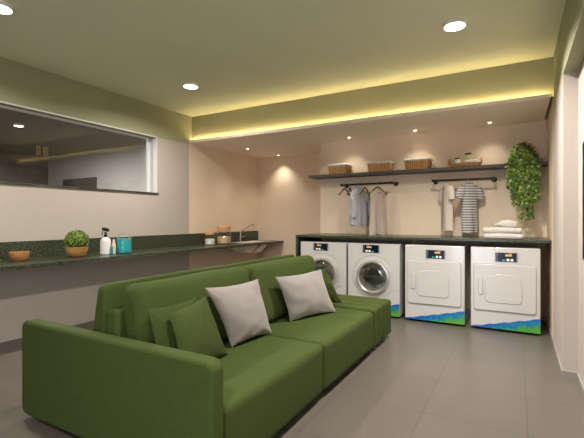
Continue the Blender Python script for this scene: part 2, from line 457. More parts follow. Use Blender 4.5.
# ------------------------------------------------------------------ lamps
def lamp_fixture(x, y, z, label, power, group, r=.1, size=.17, spread=160, col=(1,.94,.87)):
    t = thing('ceiling_light', label, 'ceiling light', (x, y, z), 0, group)
    bm = B(); lathe(bm, [(r*.99,0),(r,-.004),(r,-.03),(r*.93,-.036),(r*.88,-.036),(r*.88,-.03)], 40, cap1=False)
    obj('lamp_body', bm, M['lamp_body'], t)
    bm = B(); lathe(bm, [(r*.88,-.03),(r*.88,-.033),(r*.5,-.034),(.001,-.034)], 40)
    obj('diffuser', bm, M['lamp_glow'], t)
    ld = bpy.data.lights.new('ceiling_light_glow', 'AREA'); ld.shape = 'DISK'; ld.size = size; ld.energy = power; ld.color = col; ld.spread = math.radians(spread)
    lo = bpy.data.objects.new('light_source', ld); C.objects.link(lo); lo.parent = t; lo.location = (0,0,-.042)
    return t
P = 44
LP = [(-3.73,3.92,'round white surface ceiling light nearest the cove corner',P*.72),
      (-.49,3.86,'round white surface ceiling light above the path to the dryers',P*1.15),
      (-3.72,1.69,'round white surface ceiling light cut by the picture edge over the long counter',P*.6),
      (-.49,1.69,'round white surface ceiling light over the front of the sofa seat',P*.65),
      (-.49,-.5,'round white surface ceiling light behind the viewpoint on the doorway side',P*1.2)]
for x, y, lb, p in LP: lamp_fixture(x, y, ZC, lb, p, 'surface ceiling lights', spread=138 if 'path' in lb else 160)
ft = lamp_fixture(-6.9, 3.41, AZ, 'round ceiling light seen through the interior window', 130, None, r=.075, size=.13, spread=180)

def spot(x, y, label, power=10):
    t = thing('recessed_spotlight', label, 'spotlight', (x, y, ZS), 0, 'soffit spotlights')
    bm = B(); lathe(bm, [(.032,0),(.032,-.004),(.022,-.005),(.021,-.002)], 24, cap1=False); obj('trim_ring', bm, M['lamp_body'], t)
    bm = B(); lathe(bm, [(.021,-.001),(.021,-.003),(.001,-.0035)], 24); obj('bulb', bm, M['spot_glow'], t)
    ld = bpy.data.lights.new('spot_glow', 'SPOT'); ld.energy = power; ld.color = (1,.91,.79); ld.spot_size = math.radians(105); ld.spot_blend = 1; ld.shadow_soft_size = .03
    lo = bpy.data.objects.new('light_source', ld); C.objects.link(lo); lo.parent = t; lo.location = (0,0,-.02)
spot(-4.36, 6.07, 'tiny soffit spotlight above the sink end of the long counter', 14)
spot(-4.25, 6.99, 'tiny soffit spotlight close to the recess wall', 18)
spot(-2.34, 6.02, 'tiny soffit spotlight above the basket farthest from the plant')
spot(-1.31, 6.02, 'tiny soffit spotlight above the basket nearest the tray')
spot(-.32, 6.02, 'tiny soffit spotlight beside the trailing ivy')

# ------------------------------------------------------------------ long granite counter with sink
CZ = .897; CX1 = -4.25
SX0, SX1, SY0, SY1 = -4.74, -4.36, 5.96, 6.80
ct = thing('granite_counter', 'long dark green granite wall counter running under the interior window', 'counter', (-4.58, 3.0, CZ))
def rel(bs, o): return boxes(*[(a-o[0], b-o[0], c-o[1], d-o[1], e-o[2], f-o[2]) for a,b,c,d,e,f in bs])
o0 = (-4.58, 3.0, CZ)
obj('top', rel([(XL,SX0,YREAR,YREC,CZ-.04,CZ),(SX1,CX1,YREAR,YREC,CZ-.04,CZ),(SX0,SX1,YREAR,SY0,CZ-.04,CZ),(SX0,SX1,SY1,YREC,CZ-.04,CZ)], o0), M['granite'], ct, smooth=False)
obj('backsplash', rel([(XL,XL+.02,YREAR,YREC-.002,CZ,CZ+.20)], o0), M['granite'], ct, smooth=False)

sk = thing('sink', 'pale sink basin set in the far end of the granite counter', 'sink', ((SX0+SX1)/2, (SY0+SY1)/2, CZ))
w, l = SX1-SX0, SY1-SY0
def rl(w, l, r, z): return [(x, y, z) for x, y in rrect(w, l, r, 5)]
bm = B(); loft(bm, [rl(w+.05,l+.05,.05,.001), rl(w+.05,l+.05,.05,.008), rl(w-.01,l-.01,.05,.008), rl(w-.01,l-.01,.05,.0)], False, False)
obj('rim', bm, M['steel'], sk)
bm = B(); loft(bm, [rl(w-.012,l-.012,.05,.004), rl(w-.03,l-.04,.05,-.08), rl(w-.10,l-.36,.05,-.19), rl(w-.12,l-.4,.05,-.205), rl(w-.13,l-.41,.05,-.195), rl(w-.12,l-.38,.05,-.18), rl(w-.05,l-.06,.05,-.075), rl(w-.03,l-.03,.05,.004)], False, False)
f = bm.verts[:]
obj('bowl', bm, M['basin'], sk)
bm = B(); lathe(bm, [(.03,-.182),(.03,-.178),(.02,-.177),(.001,-.179)], 20); bx(bm, -w/2+.05, w/2-.05, -l/2+.19, l/2-.19, -.2, -.185)
obj('drain', bm, M['steel'], sk)
bm = B(); tube(bm, [(w/2-.02,-.16,-.21),(w/2+.005,.0,-.11),(w/2+.01,.10,-.045)], .013, 8)
obj('bracket', bm, M['chrome'], sk)
fc = thing('faucet', 'slender chrome faucet with an angled spout beside the sink', 'faucet', (-4.825, 6.47, CZ))
bm = B(); lathe(bm, [(.032,0),(.032,.008),(.018,.014),(.015,.05),(.014,.19),(.0135,.20),(.001,.201)], 20); obj('body', bm, M['chrome'], fc)
bm = B(); tube(bm, [(0,0,.175),(.03,.01,.21),(.16,.05,.30),(.22,.07,.335),(.25,.08,.34),(.27,.085,.325)], [.013,.013,.012,.012,.013,.013], 10); obj('spout', bm, M['chrome'], fc)
bm = B(); tube(bm, [(.0,.014,.09),(.03,.05,.10),(.05,.085,.115)], [.012,.008,.006], 8); obj('handle', bm, M['chrome'], fc)

# ------------------------------------------------------------------ items on the counter
def bowl_prof(R, H, t=.008):
    return [(R*.50,0),(R*.62,.004),(R*.80,H*.22),(R*.93,H*.55),(R,H),(R-t,H),(R*.93-t,H*.55),(R*.80-t,H*.26),(R*.5,.014),(.001,.012)]
bw = B(); lathe(bw, bowl_prof(.098,.098), 40)
tag(obj('bowl', bw, M['bamboo'], loc=(-4.68,2.32,CZ)), 'small empty woven tan bowl on the granite counter', 'bowl')

def leaf_quad(bm, p, nrm, up, L, Wd, bend=.25, lobed=False):
    nrm = nrm.normalized(); up = (up - up.dot(nrm)*nrm)
    if up.length < 1e-4: up = nrm.orthogonal()
    up.normalize(); sd = nrm.cross(up)
    if lobed: out = [(0,0),(.42,.10),(.5,.34),(.30,.48),(.22,.75),(0,1),(-.22,.75),(-.30,.48),(-.5,.34),(-.42,.10)]
    else: out = [(0,0),(.38,.25),(.42,.55),(0,1),(-.42,.55),(-.38,.25)]
    vs = [bm.verts.new(p + sd*(x*Wd) + up*(y*L) + nrm*(-bend*L*(y*y) - .25*abs(x)*Wd)) for x, y in out]
    c = bm.verts.new(p + up*(.45*L) - nrm*(bend*L*.2))
    for i in range(len(vs)):
        bm.faces.new((c, vs[i], vs[(i+1) % len(vs)]))

pl = thing('potted_bush', 'clipped round green bush in a banded tan bowl pot', 'plant', (-4.575,2.9,CZ))
bm = B(); lathe(bm, [(.060,0),(.075,.004),(.10,.03),(.117,.075),(.124,.125),(.116,.125),(.108,.075),(.09,.035),(.001,.03)], 40); obj('pot', bm, M['bamboo'], pl)
bm = B(); lathe(bm, [(.112,.10),(.112,.112),(.06,.118),(.001,.12)], 24); obj('soil', bm, M['soil'], pl)
random.seed(4)
bm = B()
cc = Vector((0,0,.195))
for i in range(1500):
    d = Vector((random.gauss(0,1), random.gauss(0,1), random.gauss(0,1))).normalized()
    if d.z < -.55: continue
    rr = .138*(1-.16*random.random()**2)
    p = cc + Vector((d.x*rr, d.y*rr, d.z*rr*.93))
    n2 = (d + .7*Vector((random.uniform(-1,1),random.uniform(-1,1),random.uniform(-1,1))))
    leaf_quad(bm, p - d*.01, n2, d + .8*Vector((random.uniform(-1,1),random.uniform(-1,1),random.uniform(-.3,1))), .026, .016)
bmesh.ops.create_icosphere(bm, subdivisions=3, radius=.118, matrix=Matrix.Translation(cc))
obj('foliage', bm, M['box_leaf'], pl, smooth=False, recalc=False)

sb = thing('spray_bottle', 'white spray bottle with black trigger head on the counter', 'bottle', (-4.6,3.3,CZ))
bm = B(); lathe(bm, [(.058,0),(.064,.006),(.064,.165),(.058,.19),(.035,.212),(.020,.218),(.020,.225),(.001,.226)], 32); obj('body', bm, M['white_plastic'], sb)
bm = B(); lathe(bm, [(.021,.222),(.022,.25),(.014,.255),(.013,.29)], 20)
rot = Matrix.Rotation(.0, 4, 'Z')
tube(bm, [(.045,.01,.305),(.01,0,.318),(-.02,0,.322),(-.05,-.01,.33)], [.017,.024,.023,.014], 10)
obj('spray_head', bm, M['black_plastic'], sb)
bm = B(); tube(bm, [(-.035,-.005,.315),(-.05,-.01,.29),(-.048,-.012,.27),(-.056,-.014,.25)], [.007,.006,.006,.005], 8); obj('trigger', bm, M['black_plastic'], sb)

tj = thing('clip_top_jar', 'glass jar of bright turquoise liquid with a wire clip lid', 'jar', (-4.5,3.5,CZ))
bm = B(); lathe(bm, [(.08,0),(.092,.008),(.094,.02),(.094,.20),(.086,.225),(.078,.232),(.076,.232),(.083,.222),(.091,.2),(.091,.02),(.001,.008)], 36); obj('glass', bm, M['jar_glass'], tj)
bm = B(); lathe(bm, [(.08,.012),(.0895,.018),(.0895,.195),(.001,.196)], 36); obj('liquid', bm, M['teal_liquid'], tj)
bm = B(); lathe(bm, [(.08,.233),(.084,.238),(.084,.248),(.06,.262),(.001,.266)], 36); obj('lid', bm, M['jar_glass'], tj)
bm = B()
tube(bm, [(.092*math.cos(2*PI*k/28),.092*math.sin(2*PI*k/28),.226) for k in range(28)], .004, 6, closed=True)
tube(bm, [(-.094,0,.18),(-.102,0,.22),(-.09,0,.262),(-.05,0,.275),(.05,0,.275),(.09,0,.262),(.102,0,.22),(.094,0,.18)], .004, 6)
obj('clip', bm, mat('pale_clip', (214,190,176), .4, metal=.3), tj)
sm = thing('small_bottle', 'slim pink and turquoise bottle in front of the turquoise jar', 'bottle', (-4.515,3.355,CZ))
bm = B(); lathe(bm, [(.024,0),(.027,.004),(.027,.10),(.001,.10)], 20); obj('body', bm, M['teal_liquid'], sm)
bm = B(); lathe(bm, [(.0275,.10),(.026,.125),(.016,.15),(.012,.19),(.001,.192)], 20); obj('cap', bm, M['pink_paper'], sm)
bm = B(); loft(bm, [[(x+.0285*0, y, z) for x, y in [(.0285*math.cos(a), .0285*math.sin(a)) for a in [(-.9+1.1*k/8) for k in range(9)]]] for z in (.01,.095)], False, False, closed=False)
obj('paper_label', bm, M['pink_paper'], sm)

def lid_jar(x, y, R, H, label, fill, fmat, fname):
    t = thing('storage_jar', label, 'jar', (x,y,CZ), 0, 'wooden lidded jars on the counter')
    hb = H*.80
    bm = B(); lathe(bm, [(R*.9,0),(R,.008),(R,hb-.03),(R*.84,hb),(R*.80,hb),(R*.96,hb-.032),(R*.965,.012),(.001,.01)], 36); obj('glass', bm, M['jar_glass'], t)
    bm = B(); lathe(bm, [(R*.9,.013),(R*.95,.018),(R*.95,fill),(R*.5,fill+.012),(.001,fill+.006)], 30); obj(fname, bm, fmat, t)
    bm = B(); lathe(bm, [(R*.78,hb+.001),(R*.94,hb+.002),(R*.95,hb+.008),(R*.95,H-.006),(R*.92,H),(.001,H)], 36); obj('lid', bm, M['cork'], t)
lid_jar(-4.66, 5.37, .09, .226, 'small glass jar of white powder with wooden lid', .10, M['powder'], 'powder')
lid_jar(-4.63, 5.71, .13, .318, 'large glass jar of beige snacks with wooden lid', .13, M['cereal'], 'contents')

# ------------------------------------------------------------------ laundry counter
LZ = 1.105
lc = thing('laundry_counter', 'dark green stone counter with side panel over the laundry machines', 'counter', (-2.96,5.41,0))
def r2(bs): return rel(bs, (-2.96,5.41,0))
obj('top', r2([(-2.98, XR, 5.41, YB, LZ-.03, LZ)]), M['granite'], lc, smooth=False)
obj('side_panel', r2([(-2.98, -2.943, 5.412, YB, 0, LZ-.03)]), M['granite'], lc, smooth=False)

# ------------------------------------------------------------------ machines (origin: front centre of the base, y goes back)
MW, MH, MD = .735, 1.008, .74
def display(t, cx, cz, mirror):
    s = -1 if mirror else 1
    d = obj('display', boxes((cx-.118, cx+.118, -.006, .01, cz-.054, cz+.054)), M['screen'], t, smooth=False, bevel=.004)
    for x0, x1 in ((-.118,-.106),(-.098,-.09),(.106,.118)):
        obj('bezel', boxes((cx+x0, cx+x1, -.009, 0, cz-.052, cz+.052)), M['bezel'], d, smooth=False)
    def b(n, x0, x1, z0, z1, m): obj(n, boxes((cx+min(s*x0,s*x1), cx+max(s*x0,s*x1), -.0085, 0, cz+z0, cz+z1)), m, d, smooth=False)
    b('indicator', -.065, -.025, .038, .05, M['red'])
    b('readout', -.06, .01, .012, .034, M['yellow'])
    for k in range(2): b('button', -.075+.042*k, -.047+.042*k, -.045, -.018, M['button_white'])
    b('button', .012, .042, -.045, -.03, M['teal_led'])
def decal(t):
    w = MW/2-.002
    pts = [(-w,.034)]
    n = 14
    bm = B()
    top = [(-w + 2*w*k/n, .036 + .165*(k/n)**1.05 + (.006*math.sin(k*2.1) if 0<k<n else 0)) for k in range(n+1)]
    prism_xz(bm, [(-w,.032)] + [(w,.032)] + list(reversed(top)), -.0012, .0005)
    obj('printed_graphic', bm, M['decal'], t, smooth=False)
def feet(t):
    for x in (-.3,.3):
        for y in (.08,.66):
            bm = B(); lathe(bm, [(.025,0),(.025,.012),(.012,.014),(.012,.032)], 12, x, y)
            obj('foot', bm, M['rubber'], t)

def body_front(bm, holeR=None, hz=0):
    w = MW/2; z0, z1 = .03, MH
    def side(): bx
    # shell without a front face
    v = [bm.verts.new(p) for p in ((-w,0,z0),(w,0,z0),(w,0,z1),(-w,0,z1),(-w,MD,z0),(w,MD,z0),(w,MD,z1),(-w,MD,z1))]
    for f in ((0,4,5,1),(3,2,6,7),(0,3,7,4),(1,5,6,2),(4,7,6,5)): bm.faces.new([v[i] for i in f])
    if holeR is None:
        bm.faces.new((v[0],v[1],v[2],v[3])); return
    N = 64
    ring, outer = [], []
    for k in range(N):
        a = 2*PI*(k+.5)/N
        ring.append(bm.verts.new((holeR*math.cos(a), 0, hz+holeR*math.sin(a))))
    # perimeter points on the rectangle seen from the hole centre; the rectangle's corners are inserted as extra fan points
    per = []
    for k in range(N):
        a = 2*PI*(k+.5)/N; c, s = math.cos(a), math.sin(a)
        tt = min((w/abs(c)) if abs(c)>1e-9 else 9, ((z1-hz)/s) if s>1e-9 else 9, ((hz-z0)/-s) if s<-1e-9 else 9)
        per.append(bm.verts.new((tt*c, 0, hz+tt*s)))
    def edge_id(p):
        if abs(p.x-w)<1e-6: return 0
        if abs(p.z-z1)<1e-6: return 1
        if abs(p.x+w)<1e-6: return 2
        return 3
    corner = {(0,1):v[2],(1,2):v[3],(2,3):v[0],(3,0):v[1]}
    for k in range(N):
        j = (k+1)%N
        e0, e1 = edge_id(per[k].co), edge_id(per[j].co)
        fl = [ring[k], per[k]] + ([corner[(e0,e1)]] if e0 != e1 else []) + [per[j], ring[j]]
        bm.faces.new(fl)

RX90 = Matrix.Rotation(PI/2, 4, 'X')   # lathe axis z -> -y (towards the viewer)
def lathe_front(bm, prof, cx, cz, n=56, **k):
    mt = Matrix.Translation((cx,0,cz)) @ RX90
    lathe(bm, prof, n, mat=mt, **k)

def washer(x, label):
    t = thing('washing_machine', label, 'washing machine', (x, 5.40, 0), 0, 'front loading washers')
    cx, cz, R = .0, .545, .205
    bm = B(); body_front(bm, R, cz)
    obj('body', bm, [M['enamel']], t, bevel=.010, segs=3, angle=30)
    bm = B(); lathe_front(bm, [(R-.012,-.02),(R-.010,.03),(R+.004,.045),(R+.022,.042),(R+.034,.026),(R+.038,.0005)], cx, cz, cap0=False, cap1=False)
    dr = obj('door_ring', bm, M['door_chrome'], t)
    bm = B(); lathe_front(bm, [(R-.013,.026),(R*.9,.034),(R*.6,.046),(R*.3,.052),(.001,.053)], cx, cz, cap0=False)
    obj('door_glass', bm, M['porthole_glass'], dr)
    bm = B(); lathe_front(bm, [(R-.002,-.004),(R*.86,-.03),(R*.80,-.06),(R*.84,-.09)], cx, cz, cap0=False, cap1=False)
    obj('door_gasket', bm, M['gasket'], t)
    bm = B(); lathe_front(bm, [(R*.98,-.07),(R*1.1,-.11),(R*1.1,-.24),(.001,-.25)], cx, cz, cap0=False)
    for k in range(3):
        a = k*2*PI/3 + .5
        c, s = math.cos(a), math.sin(a)
        p = Vector((cx + c*R*1.0, 0, cz + s*R*1.0)); q = Vector((cx + c*R*.68, 0, cz + s*R*.68)); sd = Vector((-s,0,c))*.05
        pts = [p+sd, q, p-sd]
        loft(bm, [[v + Vector((0,.11,0)) for v in pts], [v + Vector((0,.24,0)) for v in pts]])
    obj('drum', bm, M['steel'], t)
    # pressed ring around the door and its crease lines
    bm = B()
    arc = [math.radians(-150 + 196*k/40 + 0) for k in range(0)]
    a0, a1 = math.radians(212), math.radians(32)
    pts = []
    for k in range(41):
        a = a0 + (a1-a0)*k/40
        pts.append((cx+.295*math.cos(a), -.0005, cz+.295*math.sin(a)))
    tube(bm, pts, .0028, 6)
    tube(bm, [(cx+.19,-.0005,cz-.235),(cx+.26,-.0005,cz-.175),(cx+.36,-.0005,cz-.155)], .0028, 6)
    obj('pressed_outline', bm, M['seam'], t)
    display(t, -.03, .935, False); decal(t); feet(t)
    return t

def arch(x0, x1, z0, z1, rise, rb, n=16):
    """outline: flat bottom with rounded corners, arched top"""
    pts = []
    for k in range(6):
        a = PI + PI/2*k/5; pts.append((x0+rb+rb*math.cos(a), z0+rb+rb*math.sin(a)))
    for k in range(6):
        a = 1.5*PI + PI/2*k/5; pts.append((x1-rb+rb*math.cos(a), z0+rb+rb*math.sin(a)))
    xm, hw = (x0+x1)/2, (x1-x0)/2
    for k in range(n+1):
        a = PI*k/n
        ca, sa = math.cos(a), math.sin(a)
        pts.append((xm + hw*math.copysign(abs(ca)**.6, ca), z1-rise + rise*sa**.8 if sa>0 else z1-rise))
    return pts

def offs(pts, d):
    cx = sum(p[0] for p in pts)/len(pts); cz = sum(p[1] for p in pts)/len(pts)
    wx = max(p[0] for p in pts)-min(p[0] for p in pts); wz = max(p[1] for p in pts)-min(p[1] for p in pts)
    return [(cx+(p[0]-cx)*(1+2*d/wx), cz+(p[1]-cz)*(1+2*d/wz)) for p in pts]

def dryer(x, label):
    t = thing('tumble_dryer', label, 'tumble dryer', (x, 5.39, 0), 0, 'panel door dryers')
    bm = B(); body_front(bm); obj('body', bm, M['enamel'], t, bevel=.012, segs=3, angle=30)
    out = [(px-.003, pz+.525) for px, pz in rrect(.655, .56, .035)]
    bm = B(); prism_xz(bm, offs(out,.004), -.002, .004); obj('door_seal', bm, M['seam'], t, smooth=False)
    bm = B(); prism_xz(bm, out, -.016, .002); dr = obj('door', bm, M['enamel'], t, bevel=.007, segs=3)
    a = arch(-.205, .185, .345, .69, .16, .05)
    bm = B(); prism_xz(bm, offs(a,.0025), -.0165, -.01); obj('panel_outline', bm, M['seam'], dr, smooth=False)
    bm = B(); prism_xz(bm, a, -.021, -.01); obj('raised_panel', bm, M['enamel'], dr, bevel=.006, segs=3)
    hd = [(px-.255, pz+.535) for px, pz in rrect(.05, .21, .022)]
    bm = B(); prism_xz(bm, offs(hd,.003), -.0165, -.01); obj('handle_outline', bm, M['seam'], dr, smooth=False)
    bm = B(); prism_xz(bm, hd, -.026, -.01); obj('handle', bm, M['enamel'], dr, bevel=.007, segs=3)
    display(t, .02, .895, True); decal(t); feet(t)
    return t
w1 = washer(-2.515, 'white front-loading washer farthest from the dryers, partly behind the sofa')
w2 = washer(-1.745, 'white front-loading washer standing next to the dryers')
d1 = dryer(-.935, 'white panel-door dryer standing next to the washers')
d2 = dryer(-.132, 'white panel-door dryer in the corner beneath the folded towels')

# ------------------------------------------------------------------ sofa
AY, AYI, XF = 1.456, 1.552, -1.25
so = thing('sofa', 'long moss green sofa with one arm and a ribbed open end', 'sofa', (-1.9, 3.0, 0))
S = Vector((-1.9,3.0,0))
def rb(name, x0,x1,y0,y1,z0,z1, r, bulge=(0,0,0), m=10, warp=None, mt='sofa', parent=so, rot=None):
    bm = B(); c = Vector(((x0+x1)/2,(y0+y1)/2,(z0+z1)/2)) - S
    rounded_box(bm, (x1-x0,y1-y0,z1-z0), r, bulge, m, (0,0,0), warp)
    return obj(name, bm, M[mt], parent, loc=c, rot=rot or (0,0,0))
# arm: rounded slab
bm = B()
prism_xz(bm, [(px+(-2.92+XF)/2, pz+(.04+.668)/2) for px, pz in rrect(2.92+XF, .628, .055, 8)], AY, AYI)
for v in bm.verts: v.co -= S
obj('arm', bm, M['sofa'], so, bevel=.022, segs=4, angle=60)
def wr(seed, amp, sc=3.0):
    return lambda q: q + Vector((noise.noise(q*sc+Vector((seed,0,0))), noise.noise(q*sc+Vector((0,seed,0))), noise.noise(q*sc+Vector((0,0,seed)))))*amp
rb('seat_cushion', -2.06, XF-.002, AYI+.004, 2.722, .045, .420, .045, (.006,.0,.012), 14, wr(1,.004))
rb('seat_cushion', -2.06, XF-.002, 2.730, 3.925, .045, .420, .045, (.006,.0,.012), 14, wr(5,.004))
for k in range(4):
    y = 3.932 + .158*k
    rb('ribbed_end_panel', -2.34, XF, y+.010, y+.143, .045, .434, .032, (0,0,.004), 6)
rb('base_frame', -2.86, -2.07, AYI+.002, 3.925, .002, .34, .03, m=4)
# outer back panels, thin at the top and thick at the foot
for y0, y1 in ((1.565, 2.775), (2.785, 3.99)):
    def tp(q, h=.30):
        t = max(0, min(1, (q.z + h)/(2*h)))
        q = Vector((q.x + .14*t*(.105-q.x)/.21, q.y, q.z))
        return q
    rb('back_panel', -2.40, -2.19, y0, y1, .34, .945, .045, (0,.0,.008), 10, tp)
rb('back_frame', -2.188, -2.075, 1.565, 3.985, .10, .805, .03, m=6)
for y0, y1, sd in ((1.60, 2.742, 2), (2.756, 3.955, 7)):
    def lean(q, sd=sd):
        n = Vector((noise.noise(q*4+Vector((sd,0,0))), noise.noise(q*4+Vector((0,sd,0))), noise.noise(q*3+Vector((0,0,sd)))))*.008
        return q + n
    rb('back_cushion', -2.075, -1.90, y0, y1, .425, .955, .06, (.03,0,.004), 14, lean, rot=(0, math.radians(-7), 0))
bm = bmesh.new()
bx(bm, -2.28-S.x, XF-.07-S.x, AY+.12-S.y, 4.49-S.y, 0, .05)
obj('plinth', bm, M['plinth'], so, smooth=False)

# scatter cushions: four corner points, soft belly
def cushion(name, label, m, BL, BR, TR, TL, T, seed, group):
    BL, BR, TR, TL = [Vector(p) for p in (BL,BR,TR,TL)]
    base = (BL+BR)/2; base.z = min(BL.z, BR.z)
    bm = B(); N = 26
    nrm = (BR-BL).cross(TL-BL).normalized()
    grid = {}
    for side in (1,-1):
        for i in range(N+1):
            for j in range(N+1):
                if side == -1 and (i in (0,N) or j in (0,N)): grid[side,i,j] = grid[1,i,j]; continue
                u = 2*i/N-1; v = 2*j/N-1
                u = math.sin(u*PI/2*.999); v = math.sin(v*PI/2*.999)
                uu = u*(1-.085*u*u*(1-v*v)); vv = v*(1-.085*v*v*(1-u*u))
                s, t = (uu+1)/2, (vv+1)/2
                p = BL*(1-s)*(1-t) + BR*s*(1-t) + TR*s*t + TL*(1-s)*t
                th = 1.12*T*((1-u**2)*(1-v**2))**.62
                wv = noise.noise(Vector((u*2.2,v*2.2,seed+side)))*.010 + noise.noise(Vector((u*5,v*5,seed*2+side)))*.006*(1-min(1,abs(u*v)))
                # gathers running in from the corners
                rad = math.hypot(1-abs(u), 1-abs(v)); ang = math.atan2(1-abs(v), 1-abs(u))
                g = math.sin(ang*9+seed)*.010*math.exp(-rad*3)*min(1, rad*4)
                p = p + nrm*(side*(th + g + (wv if th > .004 else 0)))
                grid[side,i,j] = bm.verts.new(p-base)
        for i in range(N):
            for j in range(N):
                q = [grid[side,i,j],grid[side,i+1,j],grid[side,i+1,j+1],grid[side,i,j+1]]
                if side < 0: q.reverse()
                bm.faces.new(q)
    o = obj(name, bm, m, loc=base, angle=80)
    return tag(o, label, 'cushion', group)
cushion('throw_pillow', 'pale grey linen cushion between the green cushions and the seat seam', M['pillow_grey'],
        (-1.772,2.276,.435), (-1.723,2.734,.435), (-1.85,2.72,.86), (-1.84,2.07,.885), .075, 3, 'grey sofa cushions')
cushion('throw_pillow', 'pale grey linen cushion near the ribbed end of the sofa', M['pillow_grey'],
        (-1.767,3.105,.435), (-1.56,3.66,.435), (-1.70,3.61,.852), (-1.84,2.968,.845), .07, 8, 'grey sofa cushions')
cushion('throw_pillow', 'green cushion nearest the sofa arm, tucked behind another green cushion', M['pillow_green'],
        (-1.79,1.62,.435), (-1.80,2.07,.435), (-1.88,2.05,.83), (-1.86,1.60,.832), .05, 12, 'green sofa cushions')
cushion('throw_pillow', 'green cushion in front, leaning between the arm and a grey cushion', M['pillow_green'],
        (-1.66,1.67,.435), (-1.70,2.146,.435), (-1.79,2.02,.848), (-1.78,1.69,.80), .055, 17, 'green sofa cushions')
cushion('throw_pillow', 'green cushion half hidden behind the farther grey cushion', M['pillow_green'],
        (-1.86,3.68,.445), (-1.65,4.04,.445), (-1.72,3.78,.845), (-1.90,3.56,.81), .055, 23, 'green sofa cushions')

# ------------------------------------------------------------------ shelf
HZ = 2.08
tag(obj('wall_shelf', boxes((-3.05, XR-.004, 5.98, YB-.002, HZ-.042, HZ)), M['shelf'], smooth=False, bevel=.003),
    'long dark taupe shelf across the laundry wall', 'shelf')

def basket(x, y, w, d, h, label, seed):
    t = thing('wicker_basket', label, 'basket', (x, y, HZ), 0, 'lined wicker baskets on the shelf')
    bm = B()
    loft(bm, [rl(w*.90,d*.88,.03,0), rl(w*.92,d*.9,.035,.004), rl(w*.98,d*.97,.04,h*.6), rl(w,d,.04,h), rl(w-.016,d-.016,.035,h), rl(w*.92-.02,d*.9-.02,.03,.01)])
    obj('body', bm, M['wicker'], t, angle=50)
    random.seed(seed)
    def wob(lp, a): return [(px + noise.noise(Vector((px*14,py*14,seed)))*a*.6, py + noise.noise(Vector((px*12,py*12,seed+9)))*a*.4, pz + noise.noise(Vector((px*13,py*13,seed+4)))*a) for px, py, pz in lp]
    bm = B()
    loft(bm, [wob(rl(w+.008,d+.008,.045,h-.014),.010), wob(rl(w+.022,d+.022,.05,h-.004),.008), wob(rl(w+.024,d+.024,.05,h+.010),.010), wob(rl(w+.006,d+.006,.045,h+.024),.010),
              wob(rl(w-.06,d-.06,.04,h+.022),.014), wob(rl(w*.4,d*.4,.03,h+.018),.02)], cap0=False)
    obj('liner', bm, M['cloth_white'], t, angle=80)
basket(-2.54, 6.12, .335, .26, .135, 'lined wicker basket at the end of the shelf farthest from the plant', 1)
basket(-1.86, 6.12, .36, .26, .135, 'lined wicker basket in the middle of three on the shelf', 2)
basket(-1.285, 6.12, .36, .26, .135, 'lined wicker basket next to the rattan tray', 3)

ty = thing('rattan_tray', 'shallow rattan tray with loop handles on the shelf', 'tray', (-.64, 6.11, HZ))
bm = B()
def oval(w, d, z, n=40): return [(w/2*math.copysign(abs(math.cos(a))**.7, math.cos(a)), d/2*math.copysign(abs(math.sin(a))**.7, math.sin(a)), z) for a in [2*PI*k/n for k in range(n)]]
loft(bm, [oval(.38,.2,0), oval(.40,.22,.006), oval(.425,.24,.05), oval(.41,.225,.05), oval(.385,.2,.012)])
obj('body', bm, M['rattan'], ty, angle=50)
for s in (-1,1):
    bm = B(); tube(bm, [(s*.207, .07*math.cos(PI*k/12), .045 + .075*math.sin(PI*k/12)) for k in range(13)], .009, 8); obj('handle', bm, M['rattan'], ty)
j = thing('cosmetic_jar', 'small white jar with dark lid in the rattan tray', 'jar', (-.735, 6.08, HZ+.012))
bm = B(); lathe(bm, [(.036,0),(.04,.004),(.04,.085),(.032,.10),(.001,.101)], 24); obj('body', bm, M['white_plastic'], j)
bm = B(); lathe(bm, [(.03,.1005),(.032,.102),(.032,.118),(.001,.119)], 24); obj('lid', bm, M['black_plastic'], j)
b1 = thing('soap_bottle', 'clear bottle with green neck and dark spray head in the tray', 'bottle', (-.60, 6.15, HZ+.012))
bm = B(); lathe(bm, [(.036,0),(.038,.004),(.038,.09),(.016,.115),(.016,.12),(.001,.121)], 24); obj('body', bm, M['jar_glass'], b1)
bm = B(); lathe(bm, [(.02,.115),(.016,.13),(.011,.14),(.011,.17),(.001,.171)], 20); obj('neck', bm, M['green_plastic'], b1)
bm = B(); tube(bm, [(-.05,0,.175),(-.02,0,.182),(.03,0,.182),(.04,0,.17)], [.009,.014,.014,.008], 8); obj('spray_head', bm, M['ceramic_pot'], b1)
b2 = thing('clear_bottle', 'clear stoppered bottle nearest the ivy in the tray', 'bottle', (-.515, 6.15, HZ+.012))
bm = B(); lathe(bm, [(.03,0),(.034,.005),(.034,.11),(.014,.14),(.014,.17),(.001,.171)], 24); obj('body', bm, M['jar_glass'], b2)
bm = B(); lathe(bm, [(.012,.1715),(.018,.178),(.018,.195),(.001,.2)], 20); obj('stopper', bm, M['jar_glass'], b2)
bm = B(); rounded_box(bm, (.17,.075,.075), .014, (0,0,.004), 6, (0,0,.0375))
tag(obj('folded_cloth', bm, M['cloth_white'], loc=(-.555,6.055,HZ+.012)), 'low white folded cloth lying at the front of the tray', 'cloth')

